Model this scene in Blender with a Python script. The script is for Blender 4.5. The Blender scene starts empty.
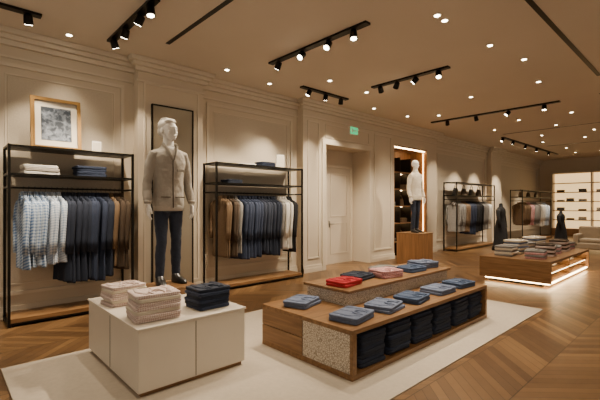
import bpy, bmesh, math, random
from mathutils import Vector, Matrix, noise
random.seed(7)
R=random.random
def U(a,b): return a+(b-a)*R()
CEIL=3.8; WY=6.4; PY=6.2
# ------------------------------------------------------------ materials
def hexc(h):
    h=h.lstrip('#'); o=[]
    for i in (0,2,4):
        v=int(h[i:i+2],16)/255
        o.append(v/12.92 if v<=.04045 else ((v+.055)/1.055)**2.4)
    return (o[0],o[1],o[2],1)
class NT:
    def __init__(s,name):
        s.m=bpy.data.materials.new(name); s.m.use_nodes=True
        s.t=s.m.node_tree; s.b=s.t.nodes['Principled BSDF']
    def n(s,ty,**k):
        nd=s.t.nodes.new(ty)
        for a,v in k.items(): setattr(nd,a,v)
        return nd
    def l(s,a,b): s.t.links.new(a,b)
    def math(s,op,a,b=None):
        nd=s.n('ShaderNodeMath',operation=op)
        for i,v in enumerate((a,b)):
            if v is None: continue
            if isinstance(v,(int,float)): nd.inputs[i].default_value=v
            else: s.l(v,nd.inputs[i])
        return nd.outputs[0]
    def mix(s,f,a,b,blend='MIX'):
        nd=s.n('ShaderNodeMix',data_type='RGBA',blend_type=blend)
        for i,v in ((0,f),(6,a),(7,b)):
            if isinstance(v,(int,float,tuple)): nd.inputs[i].default_value=v
            else: s.l(v,nd.inputs[i])
        return nd.outputs[2]
    def bump(s,h,st=.2,d=.01):
        nd=s.n('ShaderNodeBump'); nd.inputs['Strength'].default_value=st; nd.inputs['Distance'].default_value=d
        s.l(h,nd.inputs['Height']); s.l(nd.outputs[0],s.b.inputs['Normal'])
def M(name,col,rough=.6,metal=0.0,var=.12,scale=6,bump=0,bscale=80,world=False):
    a=NT(name); c=hexc(col)
    co=a.n('ShaderNodeNewGeometry').outputs['Position'] if world else a.n('ShaderNodeTexCoord').outputs['Object']
    no=a.n('ShaderNodeTexNoise'); no.inputs['Scale'].default_value=scale; no.inputs['Detail'].default_value=4
    a.l(co,no.inputs['Vector'])
    dk=tuple(x*(1-var) for x in c[:3])+(1,); lt=tuple(min(1,x*(1+var)) for x in c[:3])+(1,)
    a.l(a.mix(no.outputs[0],dk,lt),a.b.inputs['Base Color'])
    a.b.inputs['Roughness'].default_value=rough; a.b.inputs['Metallic'].default_value=metal
    if bump:
        n2=a.n('ShaderNodeTexNoise'); n2.inputs['Scale'].default_value=bscale; n2.inputs['Detail'].default_value=3
        a.l(co,n2.inputs['Vector']); a.bump(n2.outputs[0],bump,.004)
    return a.m
def WOOD(name,c1,c2,st=(2,30,30),rough=.4):
    a=NT(name); co=a.n('ShaderNodeTexCoord').outputs['Object']
    mp=a.n('ShaderNodeMapping'); mp.inputs['Scale'].default_value=st; a.l(co,mp.inputs['Vector'])
    no=a.n('ShaderNodeTexNoise'); no.inputs['Scale'].default_value=1; no.inputs['Detail'].default_value=6; no.inputs['Distortion'].default_value=.6
    a.l(mp.outputs[0],no.inputs['Vector'])
    r=a.n('ShaderNodeValToRGB'); r.color_ramp.elements[0].position=.3; r.color_ramp.elements[1].position=.7
    r.color_ramp.elements[0].color=hexc(c1); r.color_ramp.elements[1].color=hexc(c2)
    a.l(no.outputs[0],r.inputs[0]); a.l(r.outputs[0],a.b.inputs['Base Color'])
    a.b.inputs['Roughness'].default_value=rough; a.bump(no.outputs[0],.1,.003)
    return a.m
def EM(name,col,st):
    a=NT(name); a.b.inputs['Base Color'].default_value=hexc(col)
    a.b.inputs['Emission Color'].default_value=hexc(col); a.b.inputs['Emission Strength'].default_value=st
    return a.m
def PLAID(name,base,line,sc=28,w=.25,line2=None):
    a=NT(name); co=a.n('ShaderNodeTexCoord').outputs['Object']
    sp=a.n('ShaderNodeSeparateXYZ'); a.l(co,sp.inputs[0])
    xy=a.math('ADD',sp.outputs[0],sp.outputs[1]); 
    f1=a.math('LESS_THAN',a.math('FRACT',a.math('MULTIPLY',xy,sc)),w)
    z=a.math('ADD',sp.outputs[2],a.math('MULTIPLY',sp.outputs[1],.6))
    f2=a.math('LESS_THAN',a.math('FRACT',a.math('MULTIPLY',z,sc)),w)
    s=a.math('MULTIPLY',a.math('ADD',f1,f2),.5)
    a.l(a.mix(s,hexc(base),hexc(line)),a.b.inputs['Base Color']); a.b.inputs['Roughness'].default_value=.85
    return a.m
def FLOOR():
    a=NT('chevron_oak'); g=a.n('ShaderNodeNewGeometry').outputs['Position']
    sp=a.n('ShaderNodeSeparateXYZ'); a.l(g,sp.inputs[0]); X,Y=sp.outputs[0],sp.outputs[1]
    P=1.1
    q=a.math('DIVIDE',Y,P); fr=a.math('FRACT',q)
    zz=a.math('MULTIPLY',a.math('ABSOLUTE',a.math('SUBTRACT',fr,.5)),P)
    v=a.math('DIVIDE',a.math('ADD',X,zz),.12)
    idx=a.math('FLOOR',v); col=a.math('FLOOR',a.math('MULTIPLY',q,2))
    cb=a.n('ShaderNodeCombineXYZ'); a.l(idx,cb.inputs[0]); a.l(col,cb.inputs[1])
    wn=a.n('ShaderNodeTexWhiteNoise',noise_dimensions='2D'); a.l(cb.outputs[0],wn.inputs['Vector'])
    r=a.n('ShaderNodeValToRGB'); r.color_ramp.elements[0].color=hexc('#472f1c'); r.color_ramp.elements[1].color=hexc('#85643f')
    a.l(wn.outputs[0],r.inputs[0])
    no=a.n('ShaderNodeTexNoise'); no.inputs['Scale'].default_value=9; no.inputs['Detail'].default_value=5; a.l(g,no.inputs['Vector'])
    c=a.mix(.22,r.outputs[0],a.mix(no.outputs[0],hexc('#3e2b1a'),hexc('#8c6f4a')))
    gap=a.math('LESS_THAN',a.math('FRACT',v),.06)
    g2=a.math('LESS_THAN',a.math('FRACT',a.math('MULTIPLY',q,2)),.016)
    gg=a.math('MAXIMUM',gap,g2)
    a.l(a.mix(a.math('MULTIPLY',gg,.75),c,hexc('#23150a')),a.b.inputs['Base Color'])
    a.b.inputs['Roughness'].default_value=.32
    return a.m
def VORO(name,c1,c2,sc=45,bp=.3):
    a=NT(name); co=a.n('ShaderNodeTexCoord').outputs['Object']
    v=a.n('ShaderNodeTexVoronoi',feature='DISTANCE_TO_EDGE'); v.inputs['Scale'].default_value=sc; a.l(co,v.inputs['Vector'])
    r=a.n('ShaderNodeValToRGB'); r.color_ramp.elements[0].position=.02; r.color_ramp.elements[1].position=.16
    r.color_ramp.elements[0].color=hexc(c1); r.color_ramp.elements[1].color=hexc(c2)
    a.l(v.outputs[0],r.inputs[0]); a.l(r.outputs[0],a.b.inputs['Base Color']); a.b.inputs['Roughness'].default_value=.6
    a.bump(v.outputs[0],bp,.004); return a.m
def ART():
    a=NT('art_print'); co=a.n('ShaderNodeTexCoord').outputs['Object']
    v=a.n('ShaderNodeTexNoise'); v.inputs['Scale'].default_value=14; v.inputs['Detail'].default_value=10; v.inputs['Distortion'].default_value=.6; a.l(co,v.inputs['Vector'])
    r=a.n('ShaderNodeValToRGB'); r.color_ramp.elements[0].position=.42; r.color_ramp.elements[1].position=.68
    r.color_ramp.elements[0].color=hexc('#28323f'); r.color_ramp.elements[1].color=hexc('#8a93a0')
    a.l(v.outputs[0],r.inputs[0]); a.l(r.outputs[0],a.b.inputs['Base Color']); return a.m

mWall=M('wall_paint','#cdbfa9',.75,var=.04,scale=2,bump=.15,bscale=150,world=True)
mPanel=VORO('wall_textured_panel','#c0b39e','#c6b9a4',40,.12)
mCeil=M('ceiling_plaster','#d0c3b0',.85,var=.04,scale=1.5,world=True)
mTrim=M('trim_paint','#d2c5b0',.55,var=.03,world=True)
mFloor=FLOOR()
mRug=M('rug_wool','#bdb19f',.95,var=.12,scale=30,bump=.4,bscale=220,world=True)
mBlack=M('black_metal','#17140f',.4,.6,var=.1)
mOak=WOOD('oak','#6b4a2a','#8f6b44')
mOakY=WOOD('oak_crossgrain','#6b4a2a','#8f6b44',(30,2,30))
mOakV=WOOD('oak_vertical','#6f4d2c','#94693f',(22,22,1.5))
mWhite=M('cream_lacquer','#d2c8b8',.45,var=.03)
mTerr=VORO('mosaic_panel','#8f8270','#d6ccbc',50)
mMirror=M('bronze_mirror_glass','#a39884',.3,.45,var=.03)
mMan=M('mannequin_resin','#ece7dd',.4,var=.02)
mHair=M('mannequin_hair','#d2ccc0',.5,var=.05)
mGold=M('gilt_frame','#8f6d3c',.4,.7,var=.2)
mMat=M('mat_board','#ddd3bf',.9,var=.02)
mArt=ART()
mPaper=M('white_card','#eee9df',.8,var=.02)
mLens=EM('lamp_lens','#fff0d2',26)
mStripB=EM('led_strip_bright','#ffd9a0',24)
mStripN=EM('led_strip_warm','#ffc987',12)
mShelfGlow=EM('backlit_panel','#ffd695',1.5)
mGreen=EM('exit_sign_green','#2fb070',1.6)
mDoor=M('door_paint','#c0b3a0',.5,var=.03,world=True)
mSteel=M('brushed_steel','#8f8b84',.3,.9,var=.1)
def fab(n,c,v=.22,s=25): return M(n,c,.9,var=v,scale=s,bump=.5,bscale=260)
fNavy=fab('navy_wool','#1b2334'); fNavy2=fab('navy_cotton','#252f45'); fBlk=fab('charcoal_wool','#1a1a1d')
fDen=fab('blue_denim','#42526e',.3,40); fDen2=fab('grey_denim','#66718a',.3,40); fDenD=fab('dark_denim','#232a3a',.3)
fTan=fab('camel_wool','#6e5840'); fBrn=fab('brown_wool','#453729'); fWht=fab('white_cotton','#d9d5cc',.06); fGry=fab('grey_marl','#827f7b')
fRed=fab('red_knit','#a81d27'); fCream=fab('cream_knit','#d5cab6',.08)
fChk=PLAID('blue_check','#bccad8','#54709a',26,.45); fChk2=PLAID('pale_blue_check','#d0d7df','#7f97b5',30,.4)
fPk=PLAID('rose_check','#dccfc6','#a98076',60,.35); fBei=fab('sand_canvas','#a39b8f',.08)
fPlumP=PLAID('red_check','#d3aaa6','#9c4a52',50,.4)
mLea=M('black_leather','#15120f',.35,var=.2)
mChair=M('beige_upholstery','#9c8c76',.85,var=.1)
# ------------------------------------------------------------ builder
def ring(c,rx,ry,n=16,p=2.0,ax='z'):
    o=[]
    for i in range(n):
        t=2*math.pi*i/n; cs,sn=math.cos(t),math.sin(t)
        a=rx*math.copysign(abs(cs)**(2/p),cs); b=ry*math.copysign(abs(sn)**(2/p),sn)
        if ax=='z': o.append(Vector((c[0]+a,c[1]+b,c[2])))
        elif ax=='y': o.append(Vector((c[0]+a,c[1],c[2]+b)))
        else: o.append(Vector((c[0],c[1]+a,c[2]+b)))
    return o
def rrect(w,d,z,r=.03,k=4,e=5):
    """rounded rectangle outline with subdivided edges"""
    o=[]; cs=[(w/2-r,d/2-r,0),(-w/2+r,d/2-r,90),(-w/2+r,-d/2+r,180),(w/2-r,-d/2+r,270)]
    for i,(cx,cy,a) in enumerate(cs):
        for j in range(k+1):
            t=math.radians(a+90*j/k); o.append(Vector((cx+r*math.cos(t),cy+r*math.sin(t),z)))
        nx,ny,na=cs[(i+1)%4]; t=math.radians(na); q=Vector((nx+r*math.cos(t),ny+r*math.sin(t),z)); p=o[-1].copy()
        for j in range(1,e): o.append(p.lerp(q,j/e))
    return o
class B:
    def __init__(s): s.bm=bmesh.new(); s.m=[]
    def mi(s,m):
        if m not in s.m: s.m.append(m)
        return s.m.index(m)
    def box(s,x0,x1,y0,y1,z0,z1,m):
        v=[s.bm.verts.new((x,y,z)) for z in (z0,z1) for y in (y0,y1) for x in (x0,x1)]
        for f in ((0,1,3,2),(4,6,7,5),(0,4,5,1),(2,3,7,6),(0,2,6,4),(1,5,7,3)):
            fc=s.bm.faces.new([v[i] for i in f]); fc.material_index=s.mi(m)
        return v
    def loft(s,rings,m,cap=True,smooth=True):
        vs=[[s.bm.verts.new(p) for p in r] for r in rings]; n=len(vs[0]); k=s.mi(m)
        for a,b in zip(vs,vs[1:]):
            for i in range(n):
                f=s.bm.faces.new((a[i],a[(i+1)%n],b[(i+1)%n],b[i])); f.material_index=k; f.smooth=smooth
        if cap:
            for r in (vs[0][::-1],vs[-1]):
                f=s.bm.faces.new(r); f.material_index=k; f.smooth=False
        return [v for r in vs for v in r]
    def tube(s,pts,r,m,n=8,flat=None):
        pts=[Vector(p) for p in pts]; rs=r if isinstance(r,(list,tuple)) else [r]*len(pts); rings=[]
        prev=None
        for i,p in enumerate(pts):
            d=(pts[min(i+1,len(pts)-1)]-pts[max(i-1,0)]).normalized()
            if prev is None:
                up=Vector((0,0,1)) if abs(d.z)<.9 else Vector((1,0,0))
                a=d.cross(up).normalized()
            else: a=(prev-d*prev.dot(d)).normalized()
            prev=a; b=d.cross(a)
            fx=1 if flat is None else flat
            rings.append([p+a*rs[i]*math.cos(2*math.pi*j/n)+b*rs[i]*fx*math.sin(2*math.pi*j/n) for j in range(n)])
        return s.loft(rings,m)
    def ell(s,c,r,m,n=16,k=10):
        rings=[]
        for i in range(k+1):
            t=-math.pi/2+math.pi*i/k
            cc=max(math.cos(t),.03)
            rings.append(ring((c[0],c[1],c[2]+r[2]*math.sin(t)),r[0]*cc,r[1]*cc,n))
        return s.loft(rings,m)
    def xf(s,verts,mat):
        for v in verts: v.co=mat@v.co
    def done(s,name,parent=None,bevel=0,mods=(),origin=None):
        bmesh.ops.recalc_face_normals(s.bm,faces=s.bm.faces[:])
        cs=[v.co for v in s.bm.verts]
        if origin is None:
            lo=[min(c[i] for c in cs) for i in range(3)]; hi=[max(c[i] for c in cs) for i in range(3)]
            origin=Vector(((lo[0]+hi[0])/2,(lo[1]+hi[1])/2,lo[2]))
        origin=Vector(origin)
        bmesh.ops.translate(s.bm,verts=s.bm.verts[:],vec=-origin)
        me=bpy.data.meshes.new(name); s.bm.to_mesh(me); s.bm.free()
        for m in s.m: me.materials.append(m)
        o=bpy.data.objects.new(name,me); bpy.context.collection.objects.link(o); o.location=origin
        if parent:
            o.parent=parent; o.location=origin-Vector(parent.location)
        if bevel:
            md=o.modifiers.new('bevel','BEVEL'); md.width=bevel; md.segments=2; md.limit_method='ANGLE'; md.angle_limit=.9
        for ty,kw in mods:
            md=o.modifiers.new(ty.lower(),ty)
            for k,v in kw.items(): setattr(md,k,v)
        return o
def empty(name,loc):
    e=bpy.data.objects.new(name,None); e.location=loc; e.empty_display_size=.2
    bpy.context.collection.objects.link(e); return e
# ------------------------------------------------------------ room shell
X0,X1,Y0=-1.6,23.0,-5.0
b=B(); b.box(X0,X1+.1,Y0,7.1,-.1,0,mFloor); b.done('floor')
b=B(); b.box(X0,X1+.1,Y0,7.1,CEIL,CEIL+.1,mCeil); b.done('ceiling')
b=B()
DX0,DX1,DZ=6.55,8.2,2.9
NX0,NX1,NZ=9.35,11.15,3.2
b.box(X0,5.85,WY,7.1,0,CEIL,mWall)
b.box(5.85,DX0,PY,7.1,0,CEIL,mWall); b.box(DX1,NX0,PY,7.1,0,CEIL,mWall)
b.box(DX0,DX1,PY,7.1,DZ,CEIL,mWall); b.box(DX0,DX1,6.75,7.1,0,DZ,mWall)
b.box(NX0,NX1,PY,7.1,NZ,CEIL,mWall); b.box(NX0,NX1,6.8,7.1,0,NZ,mWall)
b.box(NX1,11.75,PY,7.1,0,CEIL,mWall)
b.box(11.75,16.2,WY,7.1,0,CEIL,mWall); b.box(16.2,17.2,PY,7.1,0,CEIL,mWall); b.box(17.2,X1,WY,7.1,0,CEIL,mWall)
b.box(2.3,3.42,PY,WY,0,CEIL,mWall)
b.done('wall_north')
b=B(); b.box(X1,X1+.1,Y0,7.1,0,CEIL,mWall); b.done('wall_east')
segs=[(X0,2.3,WY),(2.3,3.42,PY),(3.42,5.85,WY),(5.85,11.75,PY),(11.75,16.2,WY),(16.2,17.2,PY),(17.2,X1,WY)]
b=B()
for (a,c,y) in segs:
    e=.0 if y==WY else .1
    for dz0,dz1,p in ((0,.07,.16),(.07,.13,.11),(.13,.2,.06),(.33,.36,.03)):
        b.box(a-(p if e else 0),c+(p if e else 0),y-p,y,CEIL-dz1,CEIL-dz0,mTrim)
b.done('trim_cornice',bevel=.008)
b=B()
for (a,c,y) in segs:
    for (s0,s1) in ([(a,c)] if y==WY or a<5 or a>12 else [(5.85,DX0-.12),(DX1+.12,NX0),(NX1,c)]):
        b.box(s0,s1,y-.02,y,0,.16,mTrim); b.box(s0,s1,y-.03,y,0,.1,mTrim)
b.done('baseboard_north',bevel=.004)
def frame(b,x0,x1,z0,z1,y,w=.05,d=.025,m=mTrim):
    b.box(x0,x1,y-d,y,z0,z0+w,m); b.box(x0,x1,y-d,y,z1-w,z1,m)
    b.box(x0,x0+w,y-d,y,z0+w,z1-w,m); b.box(x1-w,x1,y-d,y,z0+w,z1-w,m)
b=B()
for a,c in ((-1.3,.35),(.5,2.15),(3.6,5.7),(12.0,16.0),(17.5,22.6)):
    frame(b,a,c,.3,3.38,WY); frame(b,a+.14,c-.14,.44,3.24,WY,.02,.012)
    b.box(a+.17,c-.17,WY-.006,WY,.47,3.21,mPanel)
for a,c in ((5.98,6.35),(8.42,9.2)):
    frame(b,a,c,.3,3.38,PY,.035,.02)
frame(b,DX0+.0,DX1-.0,3.05,3.38,PY,.03,.015)
frame(b,2.38,3.34,.2,3.45,PY,.03,.02)
b.done('trim_wall_panels',bevel=.004)
b=B()
for x0,x1 in ((DX0-.12,DX0),(DX1,DX1+.12)): b.box(x0,x1,PY-.035,PY,0,DZ,mTrim)
b.box(DX0-.12,DX1+.12,PY-.035,PY,DZ,DZ+.12,mTrim)
b.done('trim_door_casing',bevel=.006)
b=B(); b.box(7.15,8.05,6.71,6.75,0.0,2.45,mDoor)
frame(b,7.27,7.93,.25,1.05,6.71,.03,.012,mDoor); frame(b,7.27,7.93,1.2,2.3,6.71,.03,.012,mDoor)
b.box(7.09,7.15,6.69,6.75,0,2.51,mTrim); b.box(8.05,8.11,6.69,6.75,0,2.51,mTrim); b.box(7.15,8.05,6.69,6.75,2.45,2.51,mTrim)
b.tube([(7.24,6.71,1.02),(7.24,6.66,1.02),(7.37,6.655,1.02)],.011,mSteel)
b.box(7.215,7.265,6.703,6.71,.93,1.1,mSteel)
b.done('door_1',bevel=.003)
b=B(); b.box(7.4,7.68,PY-.05,PY,3.25,3.42,mGreen); b.box(7.39,7.69,PY-.045,PY,3.24,3.43,mPaper)
b.box(7.45,7.5,PY-.053,PY-.05,3.29,3.38,mPaper); b.box(7.52,7.63,PY-.053,PY-.05,3.32,3.35,mPaper)
b.done('exit_sign')
b=B(); b.box(.42,6.33,1.72,4.45,0,.012,mRug); b.done('area_rug')
b=B(); b.box(2.52,3.2,PY-.03,PY,.16,3.1,mMirror)
for x0,x1 in ((2.5,2.52),(3.2,3.22)): b.box(x0,x1,PY-.045,PY,.14,3.12,mBlack)
b.box(2.52,3.2,PY-.045,PY,3.1,3.12,mBlack); b.box(2.52,3.2,PY-.045,PY,.14,.16,mBlack)
b.done('wall_mirror')
# ------------------------------------------------------------ garments
def wr(v,a=.006,s=14):
    n=noise.noise_vector(v.co*s); v.co+=n*a
def garment(b,x,y,railz,hemz,m,hw=.21,th=.022,rot=0,sl=True):
    top=railz-.07; vs=[]; ph=U(0,6.28); L=top-hemz
    lv=[(0,hw*.97,th*1.2),(.02,hw*.98,th*1.25),(.15,hw*.96,th*1.2),(.3,hw*.94,th*1.15),(.5,hw*.9,th),(.62,hw*.92,th*1.1),(.75,hw*.97,th*1.15)]
    rg=[]
    for t,w,tt in lv:
        r=ring((0,0,hemz+t*L),tt,w,28,2.8); am=.014*(1-t)+.004
        for p in r: p.x+=am*math.sin(p.y*42+ph+t*1.5)
        rg.append(r)
    for dz,w,tt in ((.125,hw*1.0,th*1.2),(.095,hw*.95,th*1.2),(.065,hw*.7,th*1.2),(.04,hw*.44,th*1.2),(.02,.07,th*1.3),(-.025,.058,th*1.2)):
        rg.append(ring((0,0,top-dz),tt,w,28,2.6))
    vs+=b.loft(rg,m)
    for sg in (-1,1):
        vs+=b.tube([(-th*1.1,sg*.055,top+.01),(-th*1.5,sg*.045,top-.1),(-th*1.6,sg*.008,top-.26)],[.012,.022,.008],m,6,.5)
    if sl:
        SL=min(.80,L*.93)*U(.94,1.02)
        for sg in (-1,1):
            vs+=b.tube([(0,sg*hw*.88,top-.10),(-.006,sg*(hw+.0),top-.16),(-.020,sg*(hw+.008),top-.3),(-.026,sg*(hw+.002),top-.45),(-.028,sg*(hw-.004),top-SL*.8),(-.030,sg*(hw-.012),top-SL)],[.026,.036,.034,.032,.029,.027],m,10,1.25)
    for v in vs: wr(v,.007,13)
    hs=b.tube([(0,0,top-.03),(0,0,railz-.03),(0,.02,railz-.012),(0,.022,railz+.012),(0,.0,railz+.024),(0,-.018,railz+.012)],.004,mSteel,6)
    b.xf(vs+hs,Matrix.Translation((x,y,0))@Matrix.Rotation(rot,4,'Z'))
def rack(x0,x1,yf,yb,h,shz,rz):
    b=B(); t=.03
    for x in (x0,x1-t):
        for y in (yf,yb-t): b.box(x,x+t,y,y+t,0,h,mBlack)
        for z in (0.03,shz-.02,h-t): b.box(x,x+t,yf+t,yb-t,z,z+.025,mBlack)
    for z in (h-t,shz-.02):
        for y in (yf,yb-t): b.box(x0+t,x1-t,y,y+t,z,z+.025,mBlack)
    b.box(x0+t,x1-t,yf+t,yb-t,h-t+.003,h-.008,mBlack)
    b.box(x0+t,x1-t,yf+t,yb-t,shz-.018,shz,mBlack)
    b.box(x0+t,x1-t,yf+.003,yb-.003,.05,.1,mOak)
    b.box(x0+t,x1-t,yf,yf+t,.03,.05,mBlack); b.box(x0+t,x1-t,yb-t,yb,.03,.05,mBlack)
    ym=(yf+yb)/2
    b.tube([(x0+t/2,ym,rz),(x1-t/2,ym,rz)],.012,mBlack,10)
    for x in (x0+t/2,x1-t/2): b.box(x-t/2,x+t/2,yf+t,yb-t,rz-.012,rz+.012,mBlack)
    return b.done('clothing_rack')
def fill(x0,x1,y,rz,plan,name,rmin=.1,rmax=.42):
    tot=sum(p[2] for p in plan); b=B(); i=0
    for m,hem,n in plan:
        for k in range(n):
            x=x0+(x1-x0)*(i+.5)/tot; i+=1
            garment(b,x+U(-.008,.008),y,rz,hem+U(-.03,.03),m,.2*U(.97,1.03),.024,U(rmin,rmax))
    return b.done(name)
RY=6.11
rack(.62,2.12,5.88,6.34,2.25,1.89,1.72)
fill(.78,2.02,RY,1.72,[(fChk,.70,4),(fChk2,.74,3),(fNavy,.46,5),(fNavy2,.44,3),(fNavy,.46,2),(fTan,.62,1),(fBrn,.58,2)],'hanging_shirts_and_jackets')
rack(3.5,5.55,5.88,6.34,2.25,1.89,1.72)
fill(3.68,5.4,RY,1.72,[(fTan,.58,2),(fBrn,.58,2),(fGry,.62,1),(fNavy2,.52,6),(fDenD,.58,3),(fNavy,.52,3),(fGry,.62,1),(fWht,.62,3),(fBlk,.56,2)],'hanging_shirts_and_jackets')
rack(12.2,15.3,5.74,6.2,2.25,1.82,1.68)
fill(12.4,15.05,5.97,1.68,[(fGry,.62,4),(fTan,.6,3),(fNavy2,.5,4),(fBlk,.55,5),(fGry,.62,4),(fWht,.62,2)],'hanging_shirts_and_jackets')
rack(16.6,20.4,5.2,5.66,2.1,1.82,1.66)
fill(16.8,20.2,5.43,1.66,[(fTan,.7,5),(fPlumP,.7,3),(fGry,.7,5),(fWht,.6,4),(fChk2,.6,4)],'hanging_shirts_and_jackets')
# ------------------------------------------------------------ folded clothes
def fold1(b,z,w,d,h,m,seed=None):
    rg=[]
    for t,s in ((0,.95),(.08,.985),(.38,1.0),(.5,.975),(.62,1.0),(.9,.99),(1.0,.955)):
        rg.append(rrect(w*s,d*s,z+t*h,.028))
    rg.append(rrect(w*.82,d*.82,z+h*1.05,.028)); rg.append(rrect(w*.4,d*.4,z+h*1.07,.02)); rg.append(rrect(w*.1,d*.1,z+h*1.07,.004))
    vs=b.loft(rg,m); ph=U(0,50)
    for v in vs:
        q=noise.noise_vector(Vector((v.co.x*9+ph,v.co.y*9,v.co.z*20)))
        v.co+=Vector((q.x*.006,q.y*.006,q.z*.0025))
    return vs
def stack(cx,cy,z,n,h,w,d,mats,rot=0,name='folded_shirts',collar=True,b=None):
    own=b is None
    if own: b=B()
    zz=z+.002
    for i in range(n):
        m=mats[i%len(mats)]; vs=fold1(b,0,w*U(.96,1.02),d*U(.96,1.02),h,m)
        if i==n-1 and collar:
            y0=-d*.28
            vs+=b.tube([(-.045,y0-.05,h*1.1),(-.06,y0+.0,h*1.2),(-.04,y0+.05,h*1.3),(0,y0+.065,h*1.35),(.04,y0+.05,h*1.3),(.06,y0+.0,h*1.2),(.045,y0-.05,h*1.1)],[.008,.014,.013,.012,.013,.014,.008],m,8,.7)
            vs+=b.tube([(0,y0+.0,h*1.1),(0,d*.4,h*1.06)],.009,m,6,.5)
            for sg in (-1,1): vs+=b.tube([(sg*w*.22,-d*.42,h*1.02),(sg*w*.36,-d*.05,h*1.05),(sg*w*.3,d*.42,h*1.0)],[.022,.026,.022],m,8,.4)
        b.xf(vs,Matrix.Translation((cx+U(-.008,.008),cy+U(-.008,.008),zz))@Matrix.Rotation(rot+U(-.06,.06),4,'Z'))
        zz+=h*1.06
    if own: return b.done(name)
stack(.98,6.1,1.89,3,.04,.40,.32,[fWht,fBei],0,collar=False)
stack(1.58,6.1,1.89,4,.035,.38,.32,[fNavy2],0,collar=False)
stack(4.72,6.1,2.242,3,.03,.34,.28,[fNavy2],0,collar=False)
stack(4.25,6.1,2.242,1,.03,.34,.28,[fWht],0,collar=False)
stack(3.95,6.1,1.89,2,.035,.32,.28,[fDenD],0,collar=False)
b=B()
def fr(x0,x1,z0,z1,w,y0,y1,m):
    b.box(x0,x1,y0,y1,z0,z0+w,m); b.box(x0,x1,y0,y1,z1-w,z1,m); b.box(x0,x0+w,y0,y1,z0+w,z1-w,m); b.box(x1-w,x1,y0,y1,z0+w,z1-w,m)
fr(-.3,.3,0,.72,.035,-.03,0,mGold); fr(-.268,.268,.032,.688,.015,-.036,-.03,mGold)
b.box(-.26,.26,-.012,-.002,.04,.68,mMat); b.box(-.18,.18,-.016,-.012,.13,.59,mArt)
for v in b.bm.verts: v.co=Matrix.Translation((1.2,6.2,2.252))@Matrix.Rotation(-.12,4,'X')@v.co
b.done('framed_picture')
def card(x,y,z,w,h,m=mPaper,name='price_card'):
    b=B(); b.box(x-w/2,x+w/2,y,y+.012,z,z+h,m); b.box(x-w/2+.01,x+w/2-.01,y-.002,y,z+.02,z+h-.02,mMat); b.box(x-w/2,x+w/2,y,y+.06,z,z+.008,m); return b.done(name)
card(1.66,6.05,2.247,.12,.16); card(5.08,6.05,2.247,.2,.27)
# ------------------------------------------------------------ white display cube
e=empty('display_plinth',(1.61,3.68,0))
b=B(); b.box(1.15,2.08,3.05,4.32,.012,.05,mOak); b.done('oak_base',e)
b=B(); b.box(1.12,2.1,3.02,4.35,.05,.53,mWhite); b.done('carcass',e,bevel=.005)
b=B(); b.box(1.11,2.11,3.01,4.36,.532,.55,mWhite); b.done('top',e,bevel=.004)
b=B(); b.box(1.117,1.12,3.68,3.684,.06,.52,mBlack); b.box(1.6,1.604,3.017,3.02,.06,.52,mBlack); b.done('drawer_gap',e)
b=B(); b.box(1.62,2.09,3.88,4.34,.55,.63,mOak); b.done('mannequin_base',e,bevel=.004)
stack(1.33,3.95,.55,6,.029,.34,.28,[fPk,fCream,fPk],.1)
stack(1.35,3.28,.55,7,.03,.37,.31,[fPk,fPk,fCream],-.1)
stack(1.86,3.28,.55,6,.03,.33,.29,[fNavy2,fNavy],.05)
# ------------------------------------------------------------ stepped table
def stepped():
    e=empty('stepped_display_table',(3.94,2.72,0)); z0=.012
    b=B()
    b.box(2.55,5.33,2.1,3.34,.40,.44,mOak)
    b.box(2.55,5.33,2.1,3.34,z0,.06,mOak)
    b.box(2.62,5.30,2.62,2.66,.06,.40,mOak)
    b.box(2.62,5.30,3.29,3.33,.06,.40,mOak)
    b.box(5.28,5.33,2.1,3.34,.06,.40,mOak)
    b.done('oak_frame',e,bevel=.003)
    b=B(); b.box(2.55,2.61,2.72,3.34,.06,.228,mOakY); b.box(2.55,2.61,2.72,3.34,.234,.40,mOakY); b.box(2.55,2.61,2.1,2.13,.06,.40,mOakY); b.done('end_drawer',e,bevel=.003)
    b=B(); b.box(2.56,2.61,2.13,2.72,.06,.40,mTerr); b.done('end_mosaic_panel',e)
    b=B(); b.box(3.1,5.33,2.6,3.28,.58,.61,mOak); b.done('upper_top',e,bevel=.003)
    b=B(); b.box(3.13,5.3,2.64,3.25,.44,.58,mTerr); b.done('riser_mosaic_panel',e)
stepped()
for x,m in ((2.84,fDen2),(3.34,fDen2),(3.87,fDen),(4.47,fDen2),(5.0,fDen)):
    stack(x,2.34,.44,2,.03,.38,.30,[m],U(-.2,.2),'folded_shirt')
stack(2.84,3.02,.44,2,.032,.36,.28,[fDen2],.3,'folded_shirt')
for x,y,m,n in ((3.34,2.86,fRed,2),(3.74,3.0,fDenD,2),(4.1,2.84,fPlumP,3),(4.4,3.08,fGry,2),(4.7,2.85,fDen,2),(5.1,2.9,fDen2,3)):
    stack(x,y,.61,n,.028,.36,.29,[m],U(-.3,.3),'folded_shirt')
for x in (2.9,3.34,3.78,4.22,4.66,5.07):
    stack(x,2.31,.06,8,.035,.37,.36,[fDenD,fNavy2,fDenD],U(-.04,.04),'folded_jeans',False)
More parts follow.
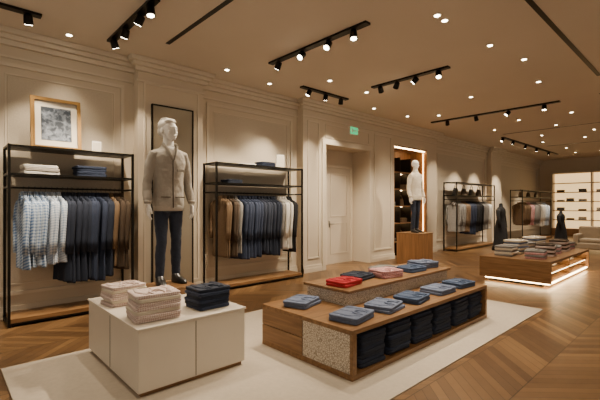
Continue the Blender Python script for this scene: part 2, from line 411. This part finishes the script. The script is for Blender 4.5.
# ------------------------------------------------------------ second long table
e=empty('long_display_table',(9.5,2.68,0))
b=B(); b.box(8,11,2.05,3.3,.43,.48,mOakY); b.box(8,8.06,2.05,3.3,.08,.43,mOakY); b.box(8.06,11,3.24,3.3,.08,.43,mOak)
b.box(10.94,11,2.05,3.24,.08,.43,mOak); b.box(8.06,10.94,2.1,3.24,.08,.11,mOak); b.box(8.06,10.94,2.1,3.24,.25,.27,mOak); b.box(9.47,9.5,2.1,3.24,.11,.43,mOak)
b.box(8.15,10.85,2.2,3.15,0,.08,mBlack)
b.done('oak_carcass',e,bevel=.003)
b=B(); b.box(8.08,10.92,2.1,2.13,.415,.43,mStripB); b.box(8.08,10.92,2.12,2.15,.232,.25,mStripB); b.box(8.05,10.95,2.08,2.12,.06,.08,mStripB); b.box(8.03,8.07,2.1,3.2,.06,.08,mStripB); b.done('led_strips',e)
for x in (8.5,9.1,9.9,10.5):
    stack(x,2.4,.27,3,.03,.36,.28,[fGry,fCream],0,'folded_knitwear',False)
    stack(x,2.4,.11,3,.03,.36,.28,[fBrn,fGry],0,'folded_knitwear',False)
k=0
for x,y in ((8.4,2.4),(8.45,2.95),(9.0,2.4),(9.0,2.95),(9.6,2.45),(9.6,2.95),(10.2,2.45),(10.2,2.95),(10.7,2.5)):
    stack(x,y,.48,4+k%4,.038,.42,.34,[[fPlumP,fGry],[fGry,fCream],[fPk,fBrn],[fCream,fDen2]][k%4],U(-.2,.2),'folded_knitwear'); k+=1
# ------------------------------------------------------------ mannequins
def mannequin(x,y,z,top='jacket',rotz=0,turn=.35,sc=1.0):
    e=empty('mannequin',(0,0,0))
    fT={'jacket':fBei,'sweater':fCream}[top]
    RM=lambda v,it=4:[('REMESH',dict(mode='VOXEL',voxel_size=v,use_smooth_shade=True)),('SMOOTH',dict(factor=.5,iterations=it))]
    b=B(); m=mMan; hv=[]
    hv+=b.ell((0,.012,1.735),(.074,.094,.088),m,24,16)
    hv+=b.loft([ring((0,-.052,1.618),.018,.018,16),ring((0,-.045,1.628),.036,.034,16),ring((0,-.036,1.65),.05,.052,16),ring((0,-.026,1.68),.062,.062,16),ring((0,-.02,1.72),.068,.07,16),ring((0,-.016,1.76),.066,.072,16)],m)
    hv+=b.tube([(0,-.086,1.728),(0,-.096,1.70),(0,-.104,1.688),(0,-.088,1.678)],[.007,.009,.012,.009],m,8)
    hv+=b.tube([(-.042,-.074,1.738),(-.02,-.084,1.742),(.02,-.084,1.742),(.042,-.074,1.738)],.007,m,8)
    for sg in (-1,1):
        hv+=b.ell((sg*.027,-.079,1.722),(.013,.008,.006),m,10,6)
        hv+=b.ell((sg*.074,.01,1.705),(.008,.018,.03),m,10,8)
        hv+=b.ell((sg*.04,-.06,1.69),(.02,.018,.02),m,10,6)
    hv+=b.ell((0,-.089,1.66),(.022,.008,.005),m,10,6); hv+=b.ell((0,-.087,1.65),(.018,.008,.006),m,10,6)
    T=Matrix.Translation((0,.005,-.035))@Matrix.Rotation(turn,4,'Z')@Matrix.Translation((0,0,1.6))@Matrix.Scale(1.13,4)@Matrix.Translation((0,0,-1.6))
    b.xf(hv,T)
    b.tube([(0,.01,1.44),(0,.01,1.51),(0,.005,1.57),(0,.0,1.65)],[.085,.064,.057,.058],m,16)
    hx=.245
    for sg in (-1,1):
        wx,wy,wz=sg*hx,-.05,.90
        b.tube([(wx,wy+.01,wz+.05),(wx,wy,wz),(wx,wy-.005,wz-.03)],[.026,.023,.026],m,10)
        b.ell((wx-sg*.003,wy-.012,wz-.07),(.016,.040,.052),m,12,8)
        for k in range(4):
            fy=wy+.016-.019*k; L=(.062,.078,.085,.075)[k]; zt=wz-.108
            b.tube([(wx,fy,zt+.02),(wx-sg*.002,fy-.004,zt-L*.35),(wx-sg*.012,fy-.008,zt-L*.7),(wx-sg*.026,fy-.008,zt-L)],[.0095,.009,.0085,.007],m,8)
        b.tube([(wx-sg*.004,wy-.035,wz-.04),(wx-sg*.01,wy-.06,wz-.075),(wx-sg*.016,wy-.068,wz-.105),(wx-sg*.02,wy-.066,wz-.125)],[.014,.012,.0105,.008],m,8)
    b.done('head_neck_hands',e,mods=RM(.0045,3),origin=(0,0,0))
    b=B(); hv=[]
    hv+=b.ell((0,.026,1.76),(.079,.090,.076),mHair,24,14)
    hv+=b.ell((0,.062,1.71),(.070,.052,.06),mHair,18,10)
    hv+=b.ell((-.01,-.028,1.80),(.056,.040,.026),mHair,16,10)
    for i in range(5):
        xx=-.045+.022*i
        hv+=b.tube([(xx,-.056,1.795),(xx+.006,-.02,1.826),(xx+.008,.05,1.83),(xx+.004,.1,1.785)],[.008,.012,.012,.008],mHair,8)
    b.xf(hv,T)
    if top=='jacket': b.done('hair',e,mods=RM(.0055,3),origin=(0,0,0))
    else: b.bm.free()
    b=B()
    lv=[(.83,.158,.118,.0),(.86,.166,.124,0),(.90,.168,.126,0),(1.0,.158,.116,0),(1.1,.152,.11,0),(1.22,.162,.116,-.005),(1.33,.172,.12,-.008),(1.40,.172,.114,-.004),(1.45,.152,.098,0),(1.485,.112,.082,.005),(1.51,.08,.07,.008),(1.53,.072,.067,.008)]
    b.loft([ring((0,cy,z_),a,c,28,2.5) for z_,a,c,cy in lv],fT)
    for sg in (-1,1):
        b.tube([(sg*.11,0,1.42),(sg*.162,0,1.405),(sg*.192,.005,1.33),(sg*.212,.015,1.2),(sg*.226,.015,1.1),(sg*.238,-.012,1.0),(sg*.245,-.04,.93),(sg*.245,-.045,.905)],[.066,.066,.06,.054,.05,.046,.042,.038],fT,14)
    for v in b.bm.verts: wr(v,.010,9)
    tx=bpy.data.textures.get('cloth_wrinkle') or bpy.data.textures.new('cloth_wrinkle','CLOUDS'); tx.noise_scale=.075
    mods=RM(.007,4)+[('DISPLACE',dict(texture=tx,strength=.017,mid_level=.5))]
    b.done('garment_top',e,mods=mods,origin=(0,0,0))
    b=B()
    if top=='jacket':
        b.tube([(0,-.132,.84),(0,-.13,1.0),(0,-.125,1.1),(0,-.132,1.24),(0,-.13,1.36)],[.006]*5,fBrn,6)
        for sg in (-1,1):
            b.tube([(sg*.012,-.132,1.36),(sg*.035,-.118,1.43),(sg*.06,-.082,1.50),(sg*.072,-.02,1.54),(sg*.05,.05,1.55),(0,.075,1.555)],[.013,.024,.026,.022,.020,.020],fBei,10,.45)
            b.box(sg*.08-.05,sg*.08+.05,-.134,-.118,.95,.96,fBrn)
            b.box(sg*.088-.042,sg*.088+.042,-.136,-.118,1.235,1.26,fBei)
        b.loft([ring((0,-.11,1.375),.006,.018,10),ring((0,-.105,1.43),.03,.018,10),ring((0,-.085,1.48),.048,.02,10),ring((0,-.06,1.51),.055,.022,10)],fWht)
        for sg in (-1,1): b.tube([(sg*.245,-.05,.925),(sg*.245,-.05,.885)],[.042,.038],fBei,14)
    else:
        b.loft([ring((0,.008,1.505),.078,.074,20),ring((0,.006,1.54),.070,.066,20),ring((0,.005,1.545),.060,.058,20)],fCream)
        for sg in (-1,1): b.tube([(sg*.245,-.048,.925),(sg*.245,-.05,.88)],[.044,.036],fCream,14)
    b.loft([ring((0,0,.805),.154,.112,28,2.5),ring((0,0,.815),.163,.12,28,2.5),ring((0,0,.85),.165,.122,28,2.5),ring((0,0,.87),.158,.118,28,2.5)],fT)
    b.done('collar_and_trims',e,origin=(0,0,0))
    b=B(); fJ=fDenD
    b.loft([ring((0,.0,1.0),.13,.095,24,2.3),ring((0,.005,.92),.148,.108,24,2.4),ring((0,.01,.84),.15,.112,24,2.6),ring((0,.01,.79),.13,.095,24,2.6)],fJ)
    for sg,fy in ((-1,-.03),(1,.03)):
        b.tube([(sg*.07,.01,.88),(sg*.08,.006,.78),(sg*.088,fy*.5,.62),(sg*.094,fy-.012,.48),(sg*.1,fy+.008,.34),(sg*.104,fy+.02,.2),(sg*.106,fy+.02,.09),(sg*.106,fy+.02,.07)],[.078,.080,.070,.058,.056,.05,.046,.048],fJ,16)
    for v in b.bm.verts: wr(v,.006,12)
    b.done('trousers',e,mods=RM(.008,4)+[('DISPLACE',dict(texture=tx,strength=.014,mid_level=.5))],origin=(0,0,0))
    b=B()
    for sg,fy in ((-1,-.03),(1,.03)):
        cx=sg*.106
        vs=b.loft([ring((cx,fy+.02,.1),.042,.046,18),ring((cx,fy+.02,.075),.045,.052,18),ring((cx,fy-.005,.055),.046,.085,18,2.3),ring((cx,fy-.045,.035),.047,.13,18,2.4),ring((cx,fy-.05,.014),.049,.138,18,2.4),ring((cx,fy-.05,.0),.048,.136,18,2.4)],mLea)
        b.xf(vs,Matrix.Translation((cx,fy,0))@Matrix.Rotation(sg*.15,4,'Z')@Matrix.Translation((-cx,-fy,0)))
    b.done('shoes',e,origin=(0,0,0))
    e.location=(x,y,z); e.rotation_euler=(0,0,rotz); e.scale=(sc,sc,sc)
    return e
mannequin(1.88,4.17,.63,'jacket',-.05,.35,1.0)
b=B(); b.box(8.6,9.25,4.98,5.63,0,.78,mOakV); b.box(8.59,9.26,4.97,5.64,.78,.8,mOak); b.done('wood_plinth',bevel=.004)
mannequin(8.95,5.3,.8,'sweater',-.2,-.3,1.02)
# ------------------------------------------------------------ niche shelving
e=empty('shelving_cabinet',(10.25,6.5,0))
b=B(); b.box(NX0,NX0+.03,PY+.01,6.8,0,NZ,mOakV); b.box(NX1-.03,NX1,PY+.01,6.8,0,NZ,mOakV); b.box(NX0+.03,NX1-.03,6.77,6.8,0,NZ,mOakV)
b.box(NX0+.03,NX1-.03,PY+.03,6.77,NZ-.04,NZ,mOakV); b.done('oak_lining',e)
b=B()
for z in (.4,.95,1.45,1.95,2.45): b.box(NX0+.03,NX1-.03,6.4,6.77,z,z+.03,mOak)
for x in (NX0+.6,NX1-.62): b.box(x,x+.02,6.4,6.77,.0,2.9,mBlack)
b.done('shelves',e)
b=B(); b.box(NX0+.05,NX1-.05,6.25,6.3,NZ-.06,NZ-.04,mStripB)
for z in (.95,1.45,1.95,2.45): b.box(NX0+.05,NX1-.05,6.70,6.73,z-.012,z,mStripB)
for x in (NX0+.04,NX1-.055): b.box(x,x+.015,6.3,6.32,.1,NZ-.1,mStripN)
b.done('led_strips',e)
def handbag(x,y,z,w,h,m,name='handbag'):
    b=B(); d=w*.35
    b.loft([ring((x,y,z),w/2*.95,d/2,20,4),ring((x,y,z+h*.05),w/2,d/2,20,4),ring((x,y,z+h*.6),w/2*.93,d/2*.75,20,3.5),ring((x,y,z+h*.95),w/2*.85,d/2*.35,20,3),ring((x,y,z+h),w/2*.82,d/2*.25,20,3)],m)
    b.tube([(x+w*.25*math.cos(t),y,z+h*.95+h*.55*math.sin(t)) for t in [math.pi*i/10 for i in range(11)]],.009,m,8)
    return b.done(name)
for z,its in ((.98,2),(1.48,3),(1.98,3),(.43,2)):
    for i in range(its):
        x=NX0+.3+i*.6
        if (i+int(z*2))%2: handbag(x,6.56,z+.0,.26,.2,[mLea,fTan,fBrn][i%3])
        else: stack(x,6.56,z,4,.03,.3,.26,[[fGry,fNavy],[fTan],[fCream,fBrn]][i%3],0,'folded_knitwear',False)
for x in (12.6,13.2,13.8,14.4): handbag(x,5.97,1.82,.34,.24,[fBrn,fTan,mLea,fGry][int(x*10)%4])
for x in (17.1,18.0,19.0): handbag(x,5.43,1.82,.34,.2,[fBrn,mLea,fTan][int(x)%3])
# ------------------------------------------------------------ dress forms
def dress_form(x,y,m,h=1.55):
    e=empty('dress_form',(x,y,0))
    b=B(); b.tube([(x,y,0.02),(x,y,h-.05)],.014,mBlack,10); b.loft([ring((x,y,0),.16,.16,24),ring((x,y,.015),.16,.16,24),ring((x,y,.03),.05,.05,24)],mBlack); b.done('stand',e)
    b=B(); k=h/1.55
    lv=[(.2,.30,.22),(.35,.27,.19),(.5,.24,.17),(.8,.20,.15),(.98,.18,.13),(1.08,.14,.10),(1.18,.15,.11),(1.28,.175,.12),(1.36,.18,.11),(1.42,.13,.08),(1.45,.06,.055),(1.52,.048,.048),(1.55,.03,.03)]
    rg=[]
    for z,a,c in lv:
        r=ring((x,y,z*k),a,c,32,2.2)
        if z<1:
            for i,p in enumerate(r):
                f=1+.10*(1-z)*math.sin(i*2*math.pi/32*8)
                p.x=x+(p.x-x)*f; p.y=y+(p.y-y)*f
        rg.append(r)
    b.loft(rg,m)
    for sg in (-1,1): b.tube([(x+sg*.13,y,1.36*k),(x+sg*.2,y,1.3*k),(x+sg*.23,y-.02,1.1*k),(x+sg*.24,y-.05,.85*k)],[.05,.05,.045,.04],m,12)
    b.done('black_dress',e)
dress_form(11.9,4.3,fBlk)
dress_form(15.6,3.7,fBlk,1.3)
# ------------------------------------------------------------ armchair
e=empty('armchair',(14.9,2.7,0))
b=B()
b.box(14.5,15.3,2.3,3.1,.14,.34,mChair); b.box(14.56,15.14,2.42,2.98,.34,.46,mChair); b.box(15.12,15.32,2.3,3.1,.34,.82,mChair)
b.box(14.5,15.2,2.28,2.42,.2,.6,mChair); b.box(14.5,15.2,2.98,3.12,.2,.6,mChair); b.done('upholstery',e,bevel=.04)
b=B()
for x in (14.56,15.24):
    for y in (2.36,3.04): b.tube([(x,y,.16),(x,y,0)],[.025,.016],mOakV,10)
b.done('legs',e)
# ------------------------------------------------------------ back-wall shelving
e=empty('backlit_wall_shelving',(22.7,4,0))
b=B(); b.box(22.94,23,1.0,5.7,.35,3.05,mShelfGlow); b.done('backlit_panel',e)
b=B()
for y in (.95,2.5,4.1,5.7): b.box(22.55,23,y,y+.05,.0,3.1,mTrim)
b.box(22.55,23,.95,5.75,3.05,3.12,mTrim); b.box(22.5,23,.95,5.75,0,.35,mOakV)
for z in (.75,1.2,1.65,2.1,2.55): b.box(22.6,22.94,1.0,5.7,z,z+.035,mOakY)
b.done('shelves',e)
b=B()
for i,y in enumerate([1.4,1.9,2.9,3.4,3.8,4.5,5.0,5.4]):
    for j,z in enumerate((.785,1.235,1.685,2.135)):
        if (i*3+j*2)%4: stack(22.75,y,z,2+(i+j)%3,.035,.26,.3,[[fGry],[fCream],[fTan],[fWht]][(i+j)%4],0,b=b,collar=False)
b.done('folded_knitwear')
# ------------------------------------------------------------ ceiling fixtures & lights
WARM=(1,.83,.62); G=2.35
def spot(name,loc,aim,power,size=.9,blend=.7,rad=.05,parent=None,col=WARM):
    l=bpy.data.lights.new(name,'SPOT'); l.energy=power*G; l.spot_size=size; l.spot_blend=blend; l.shadow_soft_size=rad; l.color=col
    o=bpy.data.objects.new(name,l); bpy.context.collection.objects.link(o)
    o.rotation_euler=(Vector(aim)-Vector(loc)).to_track_quat('-Z','Y').to_euler()
    if parent: o.parent=parent; o.location=Vector(loc)-parent.location
    else: o.location=loc
    return o
def track(p0,p1,heads,P=150):
    p0=Vector((*p0,CEIL)); p1=Vector((*p1,CEIL)); mid=(p0+p1)/2
    e=empty('track_light',mid); d=(p1-p0).normalized(); s=Vector((-d.y,d.x,0))
    b=B(); w=.05
    c=[p0-s*w,p0+s*w,p1+s*w,p1-s*w]
    rg=[[Vector((q.x,q.y,CEIL-.03)) for q in c],[Vector((q.x,q.y,CEIL)) for q in c]]
    b.loft(rg,mBlack,smooth=False); b.done('track_bar',e)
    for t,aim,pw in heads:
        q=p0.lerp(p1,t); a=Vector(aim); hp=q-Vector((0,0,.085)); dr=(a-hp).normalized()
        b=B()
        b.tube([q-Vector((0,0,.02)),hp],.012,mBlack,8)
        b.tube([q-Vector((0,0,.03)),q-Vector((0,0,.055))],.03,mBlack,12)
        s0=hp-dr*.05; s1=hp+dr*.065
        b.tube([s0,s0+dr*.01,s1-dr*.01,s1],[.036,.046,.052,.054],mBlack,16)
        b.done('spot_head',e)
        b=B(); b.tube([s1+dr*.0005,s1+dr*.004],.04,mLens,16); b.done('lens',e)
        spot('spot_beam',s1+dr*.02,aim,P*pw,.92,.75,.04,e)
track((-.4,5.6),(.92,5.6),[(.4,(.2,6.3,1.4),.5),(.9,(1.0,6.3,1.9),.4)])
track((1.77,4.25),(1.77,5.8),[(.1,(1.8,4.1,1.2),.4),(.3,(1.0,6.2,1.2),1),(.62,(1.5,6.3,1.4),.8),(.9,(2.7,6.2,1.6),.4)])
track((3.95,3.0),(3.95,4.95),[(.12,(3.4,2.6,.5),.6),(.35,(1.7,3.6,.6),.85),(.62,(1.9,4.1,1.8),1.3),(.9,(3.9,6.3,1.3),1.1)])
track((5.15,5.5),(6.5,5.5),[(.15,(4.6,6.4,1.6),.8),(.5,(6.2,6.2,1.7),.4),(.85,(7.2,6.6,1.4),.7)])
track((6.2,3.05),(6.2,4.6),[(.12,(4.9,2.5,.5),.9),(.4,(5.2,6.2,1.3),1.1),(.65,(7.5,6.2,1.2),.7),(.88,(8.6,5.3,1.4),.9)])
track((10.05,2.4),(10.05,5.45),[(.1,(9.6,2.6,.5),.8),(.35,(9.0,5.2,1.4),1.2),(.6,(11.9,4.3,1),.7),(.85,(12.6,6.0,1.3),1.4)])
track((14,5.0),(20.5,5.0),[(.0,(13.2,6.3,1.3),1.6),(.15,(15,6.3,1.5),1.6),(.35,(16.7,6.1,1.5),1.4),(.55,(17.8,5.6,1.3),1.5),(.8,(19.8,5.6,1.6),1.5)])
b=B()
for x0,x1,y0,y1 in ((2.37,2.43,3.6,5.36),(4.6,8.6,1.43,1.49),(13.45,13.5,2.1,4.8),(17.4,17.45,2.1,4.6),(10.0,10.04,-.5,1.7)):
    b.box(x0,x1,y0,y1,CEIL-.006,CEIL,mBlack)
b.done('trim_ceiling_slots')
b=B()
DL=[(4.43,2.33),(4.62,2.33),(5.82,2.25),(6.77,2.1),(8.2,2.3),(6.4,4.9),(1.3,5.98),(5.3,4.9),(8.3,3.6),(9.4,4.9),(11.5,2.5),(11.5,3.7),(12.5,4.7),(13.0,3.2),(14.6,2.6),(14.6,4.0),(16.0,3.1),(16.2,4.4),(18.5,3.0),(18.5,4.2),(20.4,3.4),(20.4,4.3),(2.9,2.5),(2.7,1.0),(12.5,1.8),(8.9,5.5),(7.6,5.6),(4.6,5.8),(3.6,5.7),(.9,4.6)]
for x,y in DL:
    b.loft([ring((x,y,CEIL-.008),.048,.048,20),ring((x,y,CEIL),.052,.052,20)],mTrim)
    b.loft([ring((x,y,CEIL-.011),.034,.034,20),ring((x,y,CEIL-.0082),.034,.034,20)],mLens)
dl=b.done('recessed_downlights')
for i,(x,y) in enumerate(DL):
    spot('downlight_beam',(x,y,CEIL-.03),(x,y,0),(60 if y<5.4 else 42),1.9 if y<5.4 else 1.4,.9,.05,dl)
# ------------------------------------------------------------ world + camera
w=bpy.data.worlds.new('world'); bpy.context.scene.world=w; w.use_nodes=True
w.node_tree.nodes['Background'].inputs[0].default_value=(1,.84,.66,1); w.node_tree.nodes['Background'].inputs[1].default_value=.5
cd=bpy.data.cameras.new('camera'); cd.sensor_width=36; cd.lens=390/600*36; cd.shift_y=5/600; cd.clip_end=100
co=bpy.data.objects.new('camera',cd); bpy.context.collection.objects.link(co)
co.location=(0,0,1.5); co.rotation_euler=(math.pi/2,0,math.radians(47.12-90))
bpy.context.scene.camera=co
